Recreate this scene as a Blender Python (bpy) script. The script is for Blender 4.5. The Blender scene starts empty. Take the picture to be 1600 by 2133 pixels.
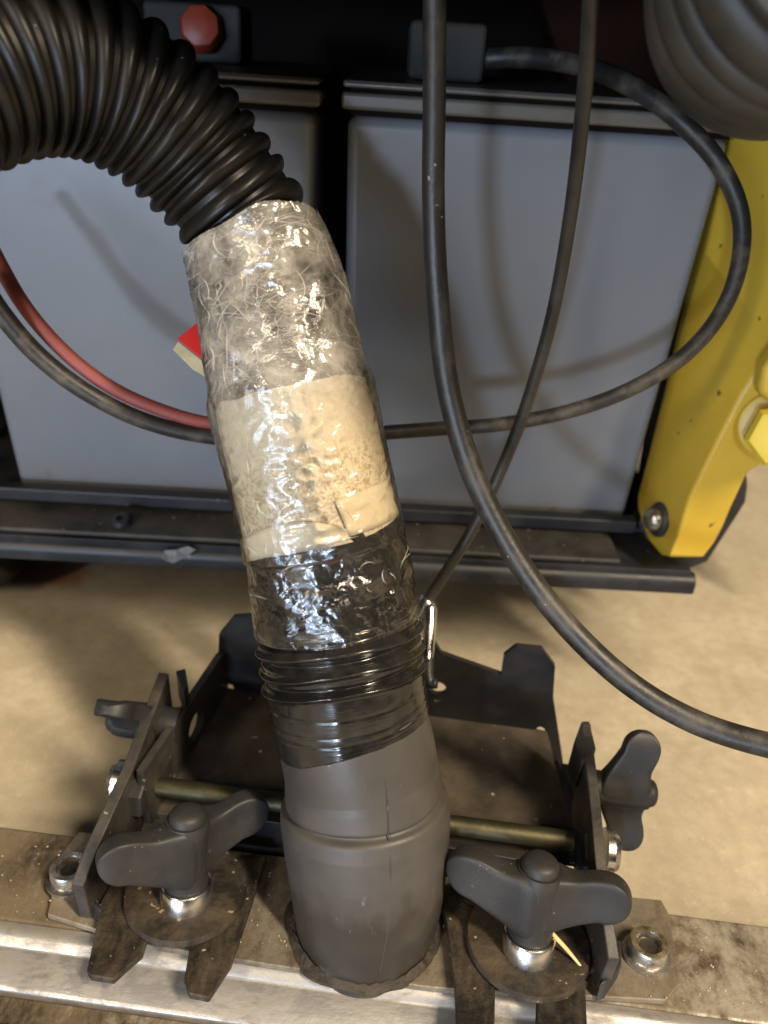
import bpy, bmesh, math, random
import numpy as np
from mathutils.geometry import tessellate_polygon
from mathutils import Vector, Matrix, Quaternion, noise as mnoise

R = math.radians
random.seed(7)
rng = np.random.default_rng(7)
scene = bpy.context.scene
col = scene.collection

# ------------------------------------------------------------------ camera
PITCH, ROLL, H = R(31.5), R(3.8), 0.38
FPX, CX, CY = 1602.0, 800.0, 1066.5          # focal length of the photo in its own pixels
fwd = Vector((0, math.cos(PITCH), -math.sin(PITCH)))
up0 = Vector((0, math.sin(PITCH), math.cos(PITCH)))
xr = Vector((1, 0, 0))
cr = math.cos(ROLL) * xr + math.sin(ROLL) * up0
cu = -math.sin(ROLL) * xr + math.cos(ROLL) * up0
CAM = Vector((0, 0, H))
cam_data = bpy.data.cameras.new("camera")
cam = bpy.data.objects.new("camera", cam_data)
col.objects.link(cam)
cam.matrix_world = Matrix((( cr.x, cu.x, -fwd.x, CAM.x), (cr.y, cu.y, -fwd.y, CAM.y),
                           (cr.z, cu.z, -fwd.z, CAM.z), (0, 0, 0, 1)))
cam_data.sensor_fit = 'VERTICAL'
cam_data.sensor_height = 36.0
cam_data.sensor_width = 27.0
cam_data.lens = 36.0 * FPX / 2133.0
cam_data.clip_start, cam_data.clip_end = 0.01, 100
cam_data.dof.use_dof = True
cam_data.dof.focus_distance = 0.290
cam_data.dof.aperture_fstop = 8.5
scene.camera = cam

# ------------------------------------------------------------------ world and lamps (an indoor workshop)
world = bpy.data.worlds.new("World")
scene.world = world
world.use_nodes = True
bg = world.node_tree.nodes["Background"]
bg.inputs[0].default_value = (0.75, 0.72, 0.68, 1)
bg.inputs[1].default_value = 0.032

def area(name, loc, target, sx, sy, power, color, spread=180):
    l = bpy.data.lights.new(name, 'AREA')
    l.shape, l.size, l.size_y, l.energy, l.color = 'RECTANGLE', sx, sy, power, color
    l.spread = R(spread)
    o = bpy.data.objects.new(name, l)
    col.objects.link(o)
    o.location = loc
    d = (Vector(target) - Vector(loc)).normalized()
    o.rotation_euler = d.to_track_quat('-Z', 'Y').to_euler()
    return o

WARM, COOL = (1.0, 0.82, 0.59), (0.58, 0.75, 1.0)
area("ceiling_lamp", (1.5, -1.1, 2.6), (0.15, 0.25, 0), 0.20, 1.3, 180, WARM)
area("ceiling_lamp", (-1.7, -2.0, 2.05), (0, 0.2, 0), 0.20, 1.3, 46, WARM)
area("ceiling_lamp", (0.5, -2.2, 2.8), (0, 0.2, 0.1), 1.3, 0.2, 14, WARM)
area("daylight_door", (-1.75, -3.2, 0.45), (-0.05, 0.4, 0.2), 1.7, 0.90, 58, COOL)
area("bench_lamp", (-0.80, -3.0, 0.50), (0, 0.4, 0.2), 0.20, 0.20, 44, (0.66, 0.80, 1.0))
scene.view_settings.view_transform = 'Standard'
scene.view_settings.look = 'None'
scene.view_settings.exposure = 0.0
scene.view_settings.gamma = 1.0

# ------------------------------------------------------------------ measuring helpers
def ray(u, v):
    return fwd + cr * ((u - CX) / FPX) - cu * ((v - CY) / FPX)
def Pd(u, v, d): return CAM + ray(u, v) * d
def Py(u, v, y):
    r = ray(u, v); return CAM + r * (y / r.y)
def Pz(u, v, z):
    r = ray(u, v); return CAM + r * ((z - H) / r.z)
def Pp(u, v, p0, n):
    r = ray(u, v); return CAM + r * ((p0 - CAM).dot(n) / r.dot(n))
def depth(p): return (p - CAM).dot(fwd)
def wid(px, p): return px * depth(p) / FPX

# ------------------------------------------------------------------ object helpers
def tag(o, label=None, cat=None, group=None, kind=None):
    if label: o['label'] = label
    if cat: o['category'] = cat
    if group: o['group'] = group
    if kind: o['kind'] = kind
    return o
def empty(name, loc=(0, 0, 0), parent=None):
    o = bpy.data.objects.new(name, None)
    o.empty_display_size = 0.02
    col.objects.link(o)
    o.location = loc
    if parent: o.parent = parent
    return o
def mesh_obj(name, verts, faces, mat, parent=None, smooth=None, bevel=0, seg=2, uv=None):
    """verts in world space; parents sit at world offsets, so they are subtracted."""
    me = bpy.data.meshes.new(name)
    off = Vector((0, 0, 0))
    q = parent
    while q is not None:
        off = off + Vector(q.location); q = q.parent
    me.from_pydata([tuple(Vector(v) - off) for v in verts], [], faces)
    if uv is not None:
        lay = me.uv_layers.new(name="UVMap")
        li = np.empty(len(me.loops), dtype=np.int32)
        me.loops.foreach_get("vertex_index", li)
        lay.data.foreach_set("uv", np.asarray(uv, dtype=np.float32)[li].ravel())
    bm = bmesh.new(); bm.from_mesh(me)
    bmesh.ops.recalc_face_normals(bm, faces=bm.faces)
    bm.to_mesh(me); bm.free()
    if smooth is not None:
        me.polygons.foreach_set("use_smooth", [True] * len(me.polygons))
        if smooth < 180: me.set_sharp_from_angle(angle=R(smooth))
    me.materials.append(mat)
    o = bpy.data.objects.new(name, me)
    col.objects.link(o)
    if parent: o.parent = parent
    if bevel:
        m = o.modifiers.new("bevel", 'BEVEL')
        m.width, m.segments, m.limit_method, m.angle_limit = bevel, seg, 'ANGLE', R(35)
        me.polygons.foreach_set("use_smooth", [True] * len(me.polygons))
        m.harden_normals = True
    return o
def prism(name, pts, ext, mat, parent=None, bevel=0.0008, seg=2):
    pts = [Vector(p) for p in pts]; ext = Vector(ext); n = len(pts)
    v = pts + [p + ext for p in pts]
    f = [list(range(n))[::-1], list(range(n, 2 * n))]
    f += [[i, (i + 1) % n, n + (i + 1) % n, n + i] for i in range(n)]
    return mesh_obj(name, v, f, mat, parent, bevel=bevel, seg=seg)
def box(name, lo, hi, mat, parent=None, bevel=0.001, seg=2):
    x0, y0, z0 = lo; x1, y1, z1 = hi
    return prism(name, [(x0, y0, z0), (x1, y0, z0), (x1, y1, z0), (x0, y1, z0)], (0, 0, z1 - z0), mat, parent, bevel, seg)
def frame_to(z, x=None):
    z = Vector(z).normalized()
    x = Vector(x) if x is not None else (Vector((1, 0, 0)) if abs(z.x) < .9 else Vector((0, 1, 0)))
    x = (x - z * x.dot(z)).normalized()
    return x, z.cross(x), z
def lathe(name, base, axis, prof, mat, parent=None, n=40, smooth=35, x=None):
    """prof: (radius, height) along axis"""
    X, Y, Z = frame_to(axis, x); base = Vector(base)
    v, f = [], []
    for r, h in prof:
        for k in range(n):
            a = 2 * math.pi * k / n
            v.append(base + Z * h + (X * math.cos(a) + Y * math.sin(a)) * r)
    for i in range(len(prof) - 1):
        for k in range(n):
            a, b = i * n + k, i * n + (k + 1) % n
            f.append([a, b, b + n, a + n])
    f.append(list(range(n))[::-1]); f.append([(len(prof) - 1) * n + k for k in range(n)])
    return mesh_obj(name, v, f, mat, parent, smooth=smooth)
def spline(pts, n):
    P = [Vector(p) for p in pts]
    P = [P[0] * 2 - P[1]] + P + [P[-1] * 2 - P[-2]]
    out = []
    m = len(P) - 3
    for i in range(m):
        a, b, c, d = P[i:i + 4]
        steps = 40
        for k in range(steps + (1 if i == m - 1 else 0)):
            t = k / steps
            out.append(0.5 * ((2 * b) + (c - a) * t + (2 * a - 5 * b + 4 * c - d) * t * t + (3 * b - a - 3 * c + d) * t ** 3))
    L = [0.0]
    for i in range(1, len(out)): L.append(L[-1] + (out[i] - out[i - 1]).length)
    arr = np.array([tuple(p) for p in out]); L = np.array(L)
    s = np.linspace(0, L[-1], n)
    return np.stack([np.interp(s, L, arr[:, k]) for k in range(3)], 1), s
def frames(C, ref):
    """tangent + parallel-transported side vectors; side starts near ref"""
    T = np.gradient(C, axis=0); T /= np.linalg.norm(T, axis=1)[:, None]
    r = np.array(ref, float); r -= T[0] * (r @ T[0]); r /= np.linalg.norm(r)
    A = np.zeros_like(C)
    for i in range(len(C)):
        r = r - T[i] * (r @ T[i]); r /= np.linalg.norm(r); A[i] = r
    return T, A, np.cross(T, A)
def sweep(name, C, A, B, rad, mat, parent=None, caps=True, svals=None, smooth=180):
    """rad: (n, m) radius per station and angle"""
    n, m = rad.shape
    th = np.linspace(0, 2 * np.pi, m, endpoint=False)
    V = C[:, None, :] + rad[:, :, None] * (A[:, None, :] * np.cos(th)[None, :, None] + B[:, None, :] * np.sin(th)[None, :, None])
    idx = np.arange(n * m).reshape(n, m)
    q = np.stack([idx[:-1], np.roll(idx, -1, 1)[:-1], np.roll(idx, -1, 1)[1:], idx[1:]], -1).reshape(-1, 4)
    faces = q.tolist()
    if caps:
        faces.append(idx[0][::-1].tolist()); faces.append(idx[-1].tolist())
    uv = None
    if svals is not None:
        uu = np.broadcast_to((np.abs(th - np.pi) * 0.03)[None, :], (n, m)); vv = np.broadcast_to(np.asarray(svals)[:, None], (n, m))
        uv = np.stack([uu, vv], -1).reshape(-1, 2)
    return mesh_obj(name, V.reshape(-1, 3), faces, mat, parent, smooth=smooth, uv=uv)
def cable(name, pts, radii, mat, parent=None, n=160, m=18):
    C, s = spline(pts, n)
    T, A, B = frames(C, (0, 0.3, 1))
    t = np.linspace(0, 1, n)
    r = np.interp(t, np.linspace(0, 1, len(radii)), radii)
    return sweep(name, C, A, B, np.repeat(r[:, None], m, 1), mat, parent, svals=s)

# ------------------------------------------------------------------ materials
def nm(name):
    m = bpy.data.materials.new(name); m.use_nodes = True
    nt = m.node_tree
    return m, nt, nt.nodes["Principled BSDF"]
def node(nt, t, **kw):
    n = nt.nodes.new(t)
    for k, v in kw.items(): setattr(n, k, v)
    return n
def ramp(nt, src, stops):
    r = node(nt, "ShaderNodeValToRGB")
    cr_ = r.color_ramp
    while len(cr_.elements) < len(stops): cr_.elements.new(0.5)
    for e, (p, c) in zip(cr_.elements, stops):
        e.position = p; e.color = c if len(c) == 4 else (*c, 1)
    nt.links.new(src, r.inputs[0])
    return r.outputs[0]
def noise_tex(nt, scale, detail=5, rough=.6, vec=None, dist=0.0, stretch=None):
    t = node(nt, "ShaderNodeTexNoise")
    t.inputs["Scale"].default_value = scale; t.inputs["Detail"].default_value = detail
    t.inputs["Roughness"].default_value = rough; t.inputs["Distortion"].default_value = dist
    if vec is None: vec = node(nt, "ShaderNodeTexCoord").outputs["Object"]
    if stretch:
        mp = node(nt, "ShaderNodeMapping"); mp.inputs["Scale"].default_value = stretch
        nt.links.new(vec, mp.inputs[0]); vec = mp.outputs[0]
    nt.links.new(vec, t.inputs["Vector"])
    return t.outputs["Fac"]
def mixc(nt, fac, a, b, mode='MIX'):
    m = node(nt, "ShaderNodeMix", data_type='RGBA', blend_type=mode)
    for s, v in ((0, fac), (6, a), (7, b)):
        if hasattr(v, "is_linked") or hasattr(v, "links"): nt.links.new(v, m.inputs[s])
        elif s == 0: m.inputs[s].default_value = v
        else: m.inputs[s].default_value = v if len(v) == 4 else (*v, 1)
    return m.outputs[2]
def mathn(nt, op, a, b=0.0, clamp=False):
    m = node(nt, "ShaderNodeMath", operation=op, use_clamp=clamp)
    for i, v in enumerate((a, b)):
        if hasattr(v, "links"): nt.links.new(v, m.inputs[i])
        else: m.inputs[i].default_value = v
    return m.outputs[0]
def bump(nt, bsdf, h, strength, dist=0.001, normal=None):
    b = node(nt, "ShaderNodeBump"); b.inputs["Strength"].default_value = strength; b.inputs["Distance"].default_value = dist
    nt.links.new(h, b.inputs["Height"])
    if normal is not None: nt.links.new(normal, b.inputs["Normal"])
    if bsdf is not None: nt.links.new(b.outputs[0], bsdf.inputs["Normal"])
    return b.outputs[0]

def simple(name, c1, c2, rough=.5, scale=40, lo=.35, hi=.65, metal=0, bumps=.15, rough2=None, spec=.42, specks=None, stretch=None, bscale=400):
    m, nt, b = nm(name)
    n1 = noise_tex(nt, scale, 6, .65, stretch=stretch)
    c = ramp(nt, n1, [(lo, c1), (hi, c2)])
    if specks:
        sp = noise_tex(nt, specks[0], 2, .5)
        c = mixc(nt, ramp(nt, sp, [(specks[1], (0, 0, 0)), (specks[1] + .03, (1, 1, 1))]), c, specks[2])
    nt.links.new(c, b.inputs["Base Color"])
    b.inputs["Metallic"].default_value = metal
    b.inputs["Specular IOR Level"].default_value = spec
    r2 = rough if rough2 is None else rough2
    rr = ramp(nt, n1, [(lo, (rough,) * 3), (hi, (r2,) * 3)])
    nt.links.new(rr, b.inputs["Roughness"])
    if bumps: bump(nt, b, noise_tex(nt, bscale, 4, .6), bumps, .0006)
    return m

M = {}
M['hose'] = simple("corrugated_plastic", (.005, .005, .005), (.010, .009, .008), .28, 30, rough2=.48, bumps=.05, spec=.26, specks=(420, .76, (.25, .23, .19)))
M['hose_dusty'] = simple("dusty_hose_plastic", (.009, .0085, .0075), (.028, .026, .021), .5, 40, bumps=.1)
M['rubber'] = None
M['cable'] = simple("cable_rubber", (.016, .015, .014), (.075, .066, .054), .42, 60, .46, .74, rough2=.6, bumps=.3, specks=(330, .735, (.19, .16, .13)), stretch=(1, 1, .5))
M['cable_dark'] = simple("dark_cable_rubber", (.010, .0095, .009), (.034, .030, .025), .38, 50, .4, .75, rough2=.55, bumps=.2)
M['cable_dusty'] = simple("dusty_cable_rubber", (.018, .017, .016), (.115, .095, .072), .45, 60, .50, .78, rough2=.7, bumps=.3)
M['cable_red'] = simple("red_cable_rubber", (.20, .042, .036), (.27, .072, .060), .55, 50, bumps=.15)
M['black_steel'] = simple("black_painted_steel", (.017, .018, .021), (.04, .038, .036), .38, 35, .4, .72, rough2=.6, bumps=.12, specks=(220, .74, (.16, .13, .10)))
M['tray_steel'] = simple("tray_steel", (.010, .011, .015), (.030, .030, .032), .42, 30, .4, .7, rough2=.6, bumps=.15, specks=(160, .72, (.20, .17, .13)))
M['tray_dirty'] = simple("dirty_ledge_steel", (.020, .019, .018), (.055, .050, .043), .55, 45, .35, .7, bumps=.3, specks=(260, .70, (.25, .20, .14)))
M['bracket'] = simple("bracket_steel", (.009, .0095, .012), (.024, .021, .019), .45, 30, .4, .75, rough2=.65, bumps=.2, specks=(240, .76, (.14, .11, .08)))
M['bracket_edge'] = simple("worn_strap_steel", (.020, .0185, .018), (.062, .054, .045), .5, 55, .35, .7, bumps=.35, specks=(300, .72, (.2, .17, .13)))
M['pan'] = simple("grimy_pan_steel", (.016, .013, .010), (.092, .073, .050), .6, 24, .35, .72, bumps=.25, specks=(230, .72, (.3, .26, .19)))
M['knob'] = simple("knob_plastic", (.018, .018, .019), (.036, .033, .030), .50, 45, .4, .75, rough2=.58, bumps=.12, specks=(500, .74, (.13, .11, .09)), bscale=900)
M['grime'] = simple("grimy_strap", (.010, .008, .0065), (.075, .058, .041), .62, 75, .40, .68, bumps=1.0, specks=(330, .71, (.33, .27, .19)), stretch=(1.6, .6, 1))
M['washer'] = simple("grimy_washer", (.012, .010, .008), (.085, .064, .043), .6, 75, .38, .72, bumps=1.0, specks=(260, .70, (.26, .2, .13)), bscale=300)
M['chrome'] = simple("bright_steel", (.62, .60, .57), (.85, .84, .82), .17, 70, metal=1, rough2=.34, bumps=.1)
M['dull_chrome'] = simple("dirty_bolt_steel", (.22, .19, .15), (.74, .71, .66), .34, 110, .36, .62, metal=.9, rough2=.24, bumps=.35)
M['socket'] = simple("dark_socket", (.012, .011, .010), (.05, .042, .03), .6, 200, bumps=.4)
M['zinc'] = simple("yellow_zinc", (.035, .033, .020), (.115, .105, .060), .52, 30, .3, .7, metal=.85, bumps=.2)
M['yellow'] = simple("yellow_paint", (.43, .28, .026), (.56, .385, .038), .36, 14, .25, .75, rough2=.45, bumps=.10, specks=(105, .728, (.17, .10, .02)))
M['yellow_nut'] = simple("yellow_nut_paint", (.56, .41, .03), (.66, .50, .04), .5, 20, bumps=.05)
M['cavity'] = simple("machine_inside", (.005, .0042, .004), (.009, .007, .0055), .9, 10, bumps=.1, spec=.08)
M['rust_red'] = simple("dark_red_housing", (.012, .0045, .0025), (.022, .007, .0035), .7, 10, bumps=.1, spec=.1)
M['red_cap'] = simple("red_terminal_cap", (.17, .026, .010), (.27, .038, .016), .45, 30, bumps=.1)
M['connector'] = simple("grey_connector_plastic", (.020, .020, .018), (.034, .033, .029), .8, 30, bumps=.1)
M['red_card'] = simple("red_card", (.62, .012, .012), (.68, .022, .018), .45, 30, bumps=.05)
M['cream_card'] = simple("cream_card", (.46, .40, .24), (.62, .55, .37), .6, 90, bumps=.1)
M['scuff'] = simple("scuffed_bare_steel", (.05, .05, .055), (.24, .235, .225), .5, 160, bumps=.6)
M['straw'] = simple("dry_straw", (.62, .42, .16), (.80, .58, .28), .6, 90, bumps=.3)
M['crumb'] = simple("grit", (.30, .24, .16), (.55, .47, .35), .7, 600, bumps=0)

def mat_battery(name, a, b_):
    m, nt, b = nm(name)
    big = noise_tex(nt, 9, 3, .5, stretch=(1, 1, .35)); fine = noise_tex(nt, 55, 6, .65)
    c = mixc(nt, ramp(nt, big, [(.3, (0, 0, 0)), (.7, (1, 1, 1))]), a, b_)
    c = mixc(nt, ramp(nt, fine, [(.60, (0, 0, 0)), (.78, (.55,) * 3)]), c, (.16, .14, .115))
    scr = noise_tex(nt, 60, 3, .6, stretch=(9, 1, .25))
    c = mixc(nt, ramp(nt, scr, [(.70, (0, 0, 0)), (.76, (.35,) * 3)]), c, (.30, .30, .30))
    sz = node(nt, "ShaderNodeSeparateXYZ"); nt.links.new(node(nt, "ShaderNodeTexCoord").outputs["Object"], sz.inputs[0])
    dust = mathn(nt, 'MULTIPLY', mathn(nt, 'SUBTRACT', .030, sz.outputs[2]), 34, True)
    c = mixc(nt, mathn(nt, 'MULTIPLY', mathn(nt, 'MULTIPLY', dust, fine), 1.1, True), c, (.115, .095, .075))
    spots = noise_tex(nt, 38, 1.5, .4)
    c = mixc(nt, ramp(nt, spots, [(.735, (0, 0, 0)), (.77, (.6,) * 3)]), c, (.09, .08, .07))
    nt.links.new(c, b.inputs["Base Color"])
    nt.links.new(ramp(nt, fine, [(.3, (.28,) * 3), (.7, (.44,) * 3)]), b.inputs["Roughness"])
    bump(nt, b, noise_tex(nt, 700, 3, .6), .05, .0005)
    return m
M['battery'] = mat_battery("battery_grey_plastic", (.150, .166, .195), (.185, .195, .212))
M['battery_lid_shaded'] = mat_battery("shaded_battery_plastic", (.085, .08, .072), (.12, .115, .105))  # case plastic browned and darkened: shade over the lids is put into the colour

def mat_floor():
    m, nt, b = nm("sealed_concrete")
    n1 = noise_tex(nt, 26, 6, .6); n2 = noise_tex(nt, 120, 5, .65); n3 = noise_tex(nt, 4, 3, .5); n4 = noise_tex(nt, 420, 3, .6)
    c = ramp(nt, n1, [(.30, (.39, .335, .245)), (.52, (.46, .405, .305)), (.72, (.525, .47, .365))])
    c = mixc(nt, ramp(nt, n2, [(.36, (.45,) * 3), (.55, (0, 0, 0))]), c, (.35, .305, .225))
    c = mixc(nt, ramp(nt, n2, [(.60, (0, 0, 0)), (.80, (.6,) * 3)]), c, (.66, .61, .49))
    c = mixc(nt, ramp(nt, n3, [(.40, (0, 0, 0)), (.72, (.35,) * 3)]), c, (.40, .34, .235))
    c = mixc(nt, ramp(nt, n4, [(.66, (0, 0, 0)), (.74, (.5,) * 3)]), c, (.24, .20, .14))
    # a worn red paint mark on the floor
    co = node(nt, "ShaderNodeTexCoord").outputs["Object"]
    p = Pz(105, 1200, 0)
    vm = node(nt, "ShaderNodeVectorMath", operation='SUBTRACT'); vm.inputs[1].default_value = p
    nt.links.new(co, vm.inputs[0])
    mp = node(nt, "ShaderNodeVectorMath", operation='MULTIPLY'); mp.inputs[1].default_value = (17, 25, 0)
    nt.links.new(vm.outputs[0], mp.inputs[0])
    ln = node(nt, "ShaderNodeVectorMath", operation='LENGTH'); nt.links.new(mp.outputs[0], ln.inputs[0])
    d = mathn(nt, 'ADD', ln.outputs["Value"], mathn(nt, 'MULTIPLY', n1, .9))
    c = mixc(nt, ramp(nt, d, [(.75, (.85,) * 3), (1.5, (0, 0, 0))]), c, (.36, .135, .06))
    nt.links.new(c, b.inputs["Base Color"])
    nt.links.new(ramp(nt, n2, [(.3, (.42,) * 3), (.7, (.62,) * 3)]), b.inputs["Roughness"])
    n6 = noise_tex(nt, 950, 3, .65)
    c2 = mixc(nt, ramp(nt, n6, [(.62, (0, 0, 0)), (.70, (.7,) * 3)]), c, (.20, .165, .115))
    c2 = mixc(nt, ramp(nt, noise_tex(nt, 700, 2, .5), [(.66, (0, 0, 0)), (.72, (.8,) * 3)]), c2, (.70, .65, .54))
    nt.links.new(c2, b.inputs["Base Color"])
    bump(nt, b, mathn(nt, 'ADD', n2, mathn(nt, 'MULTIPLY', n6, .5)), .2, .001)
    return m
M['floor'] = mat_floor()

def mat_dirty_alu(name, dirt_lo, dirt_hi, grain=(1, 1, 1), base=(.62, .60, .56), darker=(.065, .050, .034), metal=.75, lean=0.0, rough_relief=.8):
    m, nt, b = nm(name)
    n1 = noise_tex(nt, 34, 8, .72, dist=.6); n2 = noise_tex(nt, 190, 5, .7, stretch=grain); n0 = noise_tex(nt, 15, 3, .5)
    d = mathn(nt, 'ADD', mathn(nt, 'MULTIPLY', n1, .65), mathn(nt, 'MULTIPLY', n2, .35))
    if lean:                                                 # one end has been wiped cleaner than the other
        sx = node(nt, "ShaderNodeSeparateXYZ"); nt.links.new(node(nt, "ShaderNodeTexCoord").outputs["Object"], sx.inputs[0])
        d = mathn(nt, 'SUBTRACT', d, mathn(nt, 'MULTIPLY', sx.outputs[0], lean))
    f = ramp(nt, d, [(dirt_lo, (0, 0, 0)), (dirt_hi, (1, 1, 1))])
    n5 = noise_tex(nt, 420, 4, .7, stretch=grain)
    dirt = mixc(nt, ramp(nt, n5, [(.40, (0, 0, 0)), (.68, (1, 1, 1))]), darker, (.125, .097, .065))
    dirt = mixc(nt, ramp(nt, n0, [(.45, (0, 0, 0)), (.62, (.7,) * 3)]), dirt, (.215, .172, .118))
    metal_c = mixc(nt, n0, (base[0] * .8, base[1] * .8, base[2] * .8), base)
    nt.links.new(mixc(nt, f, metal_c, dirt), b.inputs["Base Color"])
    nt.links.new(ramp(nt, f, [(0, (metal,) * 3), (1, (.05,) * 3)]), b.inputs["Metallic"])
    nt.links.new(ramp(nt, f, [(0, (.34,) * 3), (1, (.62,) * 3)]), b.inputs["Roughness"])
    bump(nt, b, mathn(nt, 'ADD', d, mathn(nt, 'MULTIPLY', n5, .35)), rough_relief, .0014)
    return m
M['alu_top'] = mat_dirty_alu("dirty_cast_aluminium", .26, .50, (1, .5, 1), base=(.60, .55, .46), darker=(.045, .034, .022), metal=.35, lean=.55)
M['alu_front'] = mat_dirty_alu("wiped_aluminium", .45, .64, (.3, 1, 1), base=(.52, .51, .50), rough_relief=.22)
M['plate'] = mat_dirty_alu("grimy_zinc_plate", .24, .58, (1, .6, 1), base=(.42, .39, .33), darker=(.075, .058, .040))

def mat_rubber():
    m, nt, b = nm("grey_rubber")
    uv = node(nt, "ShaderNodeUVMap").outputs[0]
    sep = node(nt, "ShaderNodeSeparateXYZ"); nt.links.new(uv, sep.inputs[0])
    n1 = noise_tex(nt, 40, 5, .6); n2 = noise_tex(nt, 24, 5, .65, vec=uv, stretch=(4, 1, 1)); n3 = noise_tex(nt, 260, 3, .6, stretch=(1, 1, .25)); n7 = noise_tex(nt, 13, 4, .6)
    c = ramp(nt, n1, [(.3, (.042, .039, .036)), (.7, (.060, .055, .050))])
    # grime creeps up from the base: a stain with its own ragged edge
    v = mathn(nt, 'ADD', sep.outputs[1], mathn(nt, 'MULTIPLY', mathn(nt, 'SUBTRACT', n2, .5), .05))
    f = ramp(nt, mathn(nt, 'MULTIPLY', v, 10), [(.42, (1, 1, 1)), (.52, (0, 0, 0))])
    c = mixc(nt, mathn(nt, 'MULTIPLY', f, .85), c, mixc(nt, n1, (.014, .011, .008), (.038, .029, .021)))
    c = mixc(nt, ramp(nt, n7, [(.48, (0, 0, 0)), (.66, (.7,) * 3)]), c, (.085, .075, .063))
    c = mixc(nt, ramp(nt, n3, [(.68, (0, 0, 0)), (.75, (.7,) * 3)]), c, (.17, .15, .13))
    nt.links.new(c, b.inputs["Base Color"])
    nt.links.new(ramp(nt, n7, [(.4, (.42,) * 3), (.65, (.68,) * 3)]), b.inputs["Roughness"])
    bump(nt, b, n3, .12, .0008)
    return m
M['rubber'] = mat_rubber()

def mat_vinyl():
    m, nt, b = nm("black_vinyl_tape")
    n1 = noise_tex(nt, 55, 6, .68); uv = node(nt, "ShaderNodeUVMap").outputs[0]
    n2 = noise_tex(nt, 130, 4, .6, vec=uv, stretch=(.25, 3, 1))
    c = ramp(nt, n1, [(.42, (.008, .0078, .0076)), (.80, (.034, .031, .028))])
    nt.links.new(c, b.inputs["Base Color"])
    nt.links.new(ramp(nt, n1, [(.35, (.09,) * 3), (.7, (.24,) * 3)]), b.inputs["Roughness"])
    bump(nt, b, n2, .16, .0010)
    return m
M['vinyl'] = mat_vinyl()

def mat_masking():
    m, nt, b = nm("aged_masking_tape")
    uv = node(nt, "ShaderNodeUVMap").outputs[0]
    n1 = noise_tex(nt, 34, 5, .65); n2 = noise_tex(nt, 480, 3, .6, dist=1.2); n3 = noise_tex(nt, 45, 4, .6, vec=uv, stretch=(2, 1, 1))
    sep = node(nt, "ShaderNodeSeparateXYZ"); nt.links.new(uv, sep.inputs[0])
    c = ramp(nt, n1, [(.3, (.52, .46, .335)), (.7, (.62, .565, .43))])
    zone = ramp(nt, mathn(nt, 'ADD', mathn(nt, 'MULTIPLY', sep.outputs[1], 2.5), mathn(nt, 'MULTIPLY', mathn(nt, 'SUBTRACT', n3, .5), .06)), [(SPK[0], (.75,) * 3), (SPK[1], (.72,) * 3), (SPK[2], (.22,) * 3)])
    f = mathn(nt, 'MULTIPLY', ramp(nt, n2, [(.47, (0, 0, 0)), (.60, (1, 1, 1))]), zone)
    c = mixc(nt, f, c, (.32, .215, .10))
    n4 = noise_tex(nt, 60, 4, .6, stretch=(1, 1, .3))
    c = mixc(nt, ramp(nt, n4, [(.72, (0, 0, 0)), (.80, (.7,) * 3)]), c, (.16, .11, .055))
    nt.links.new(c, b.inputs["Base Color"])
    b.inputs["Roughness"].default_value = .6
    bump(nt, b, n2, .1, .0004)
    return m
M['masking_clean'] = simple("fresh_masking_tape", (.54, .475, .345), (.63, .57, .43), .5, 40, bumps=.08, specks=(300, .73, (.36, .26, .14)))

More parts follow.
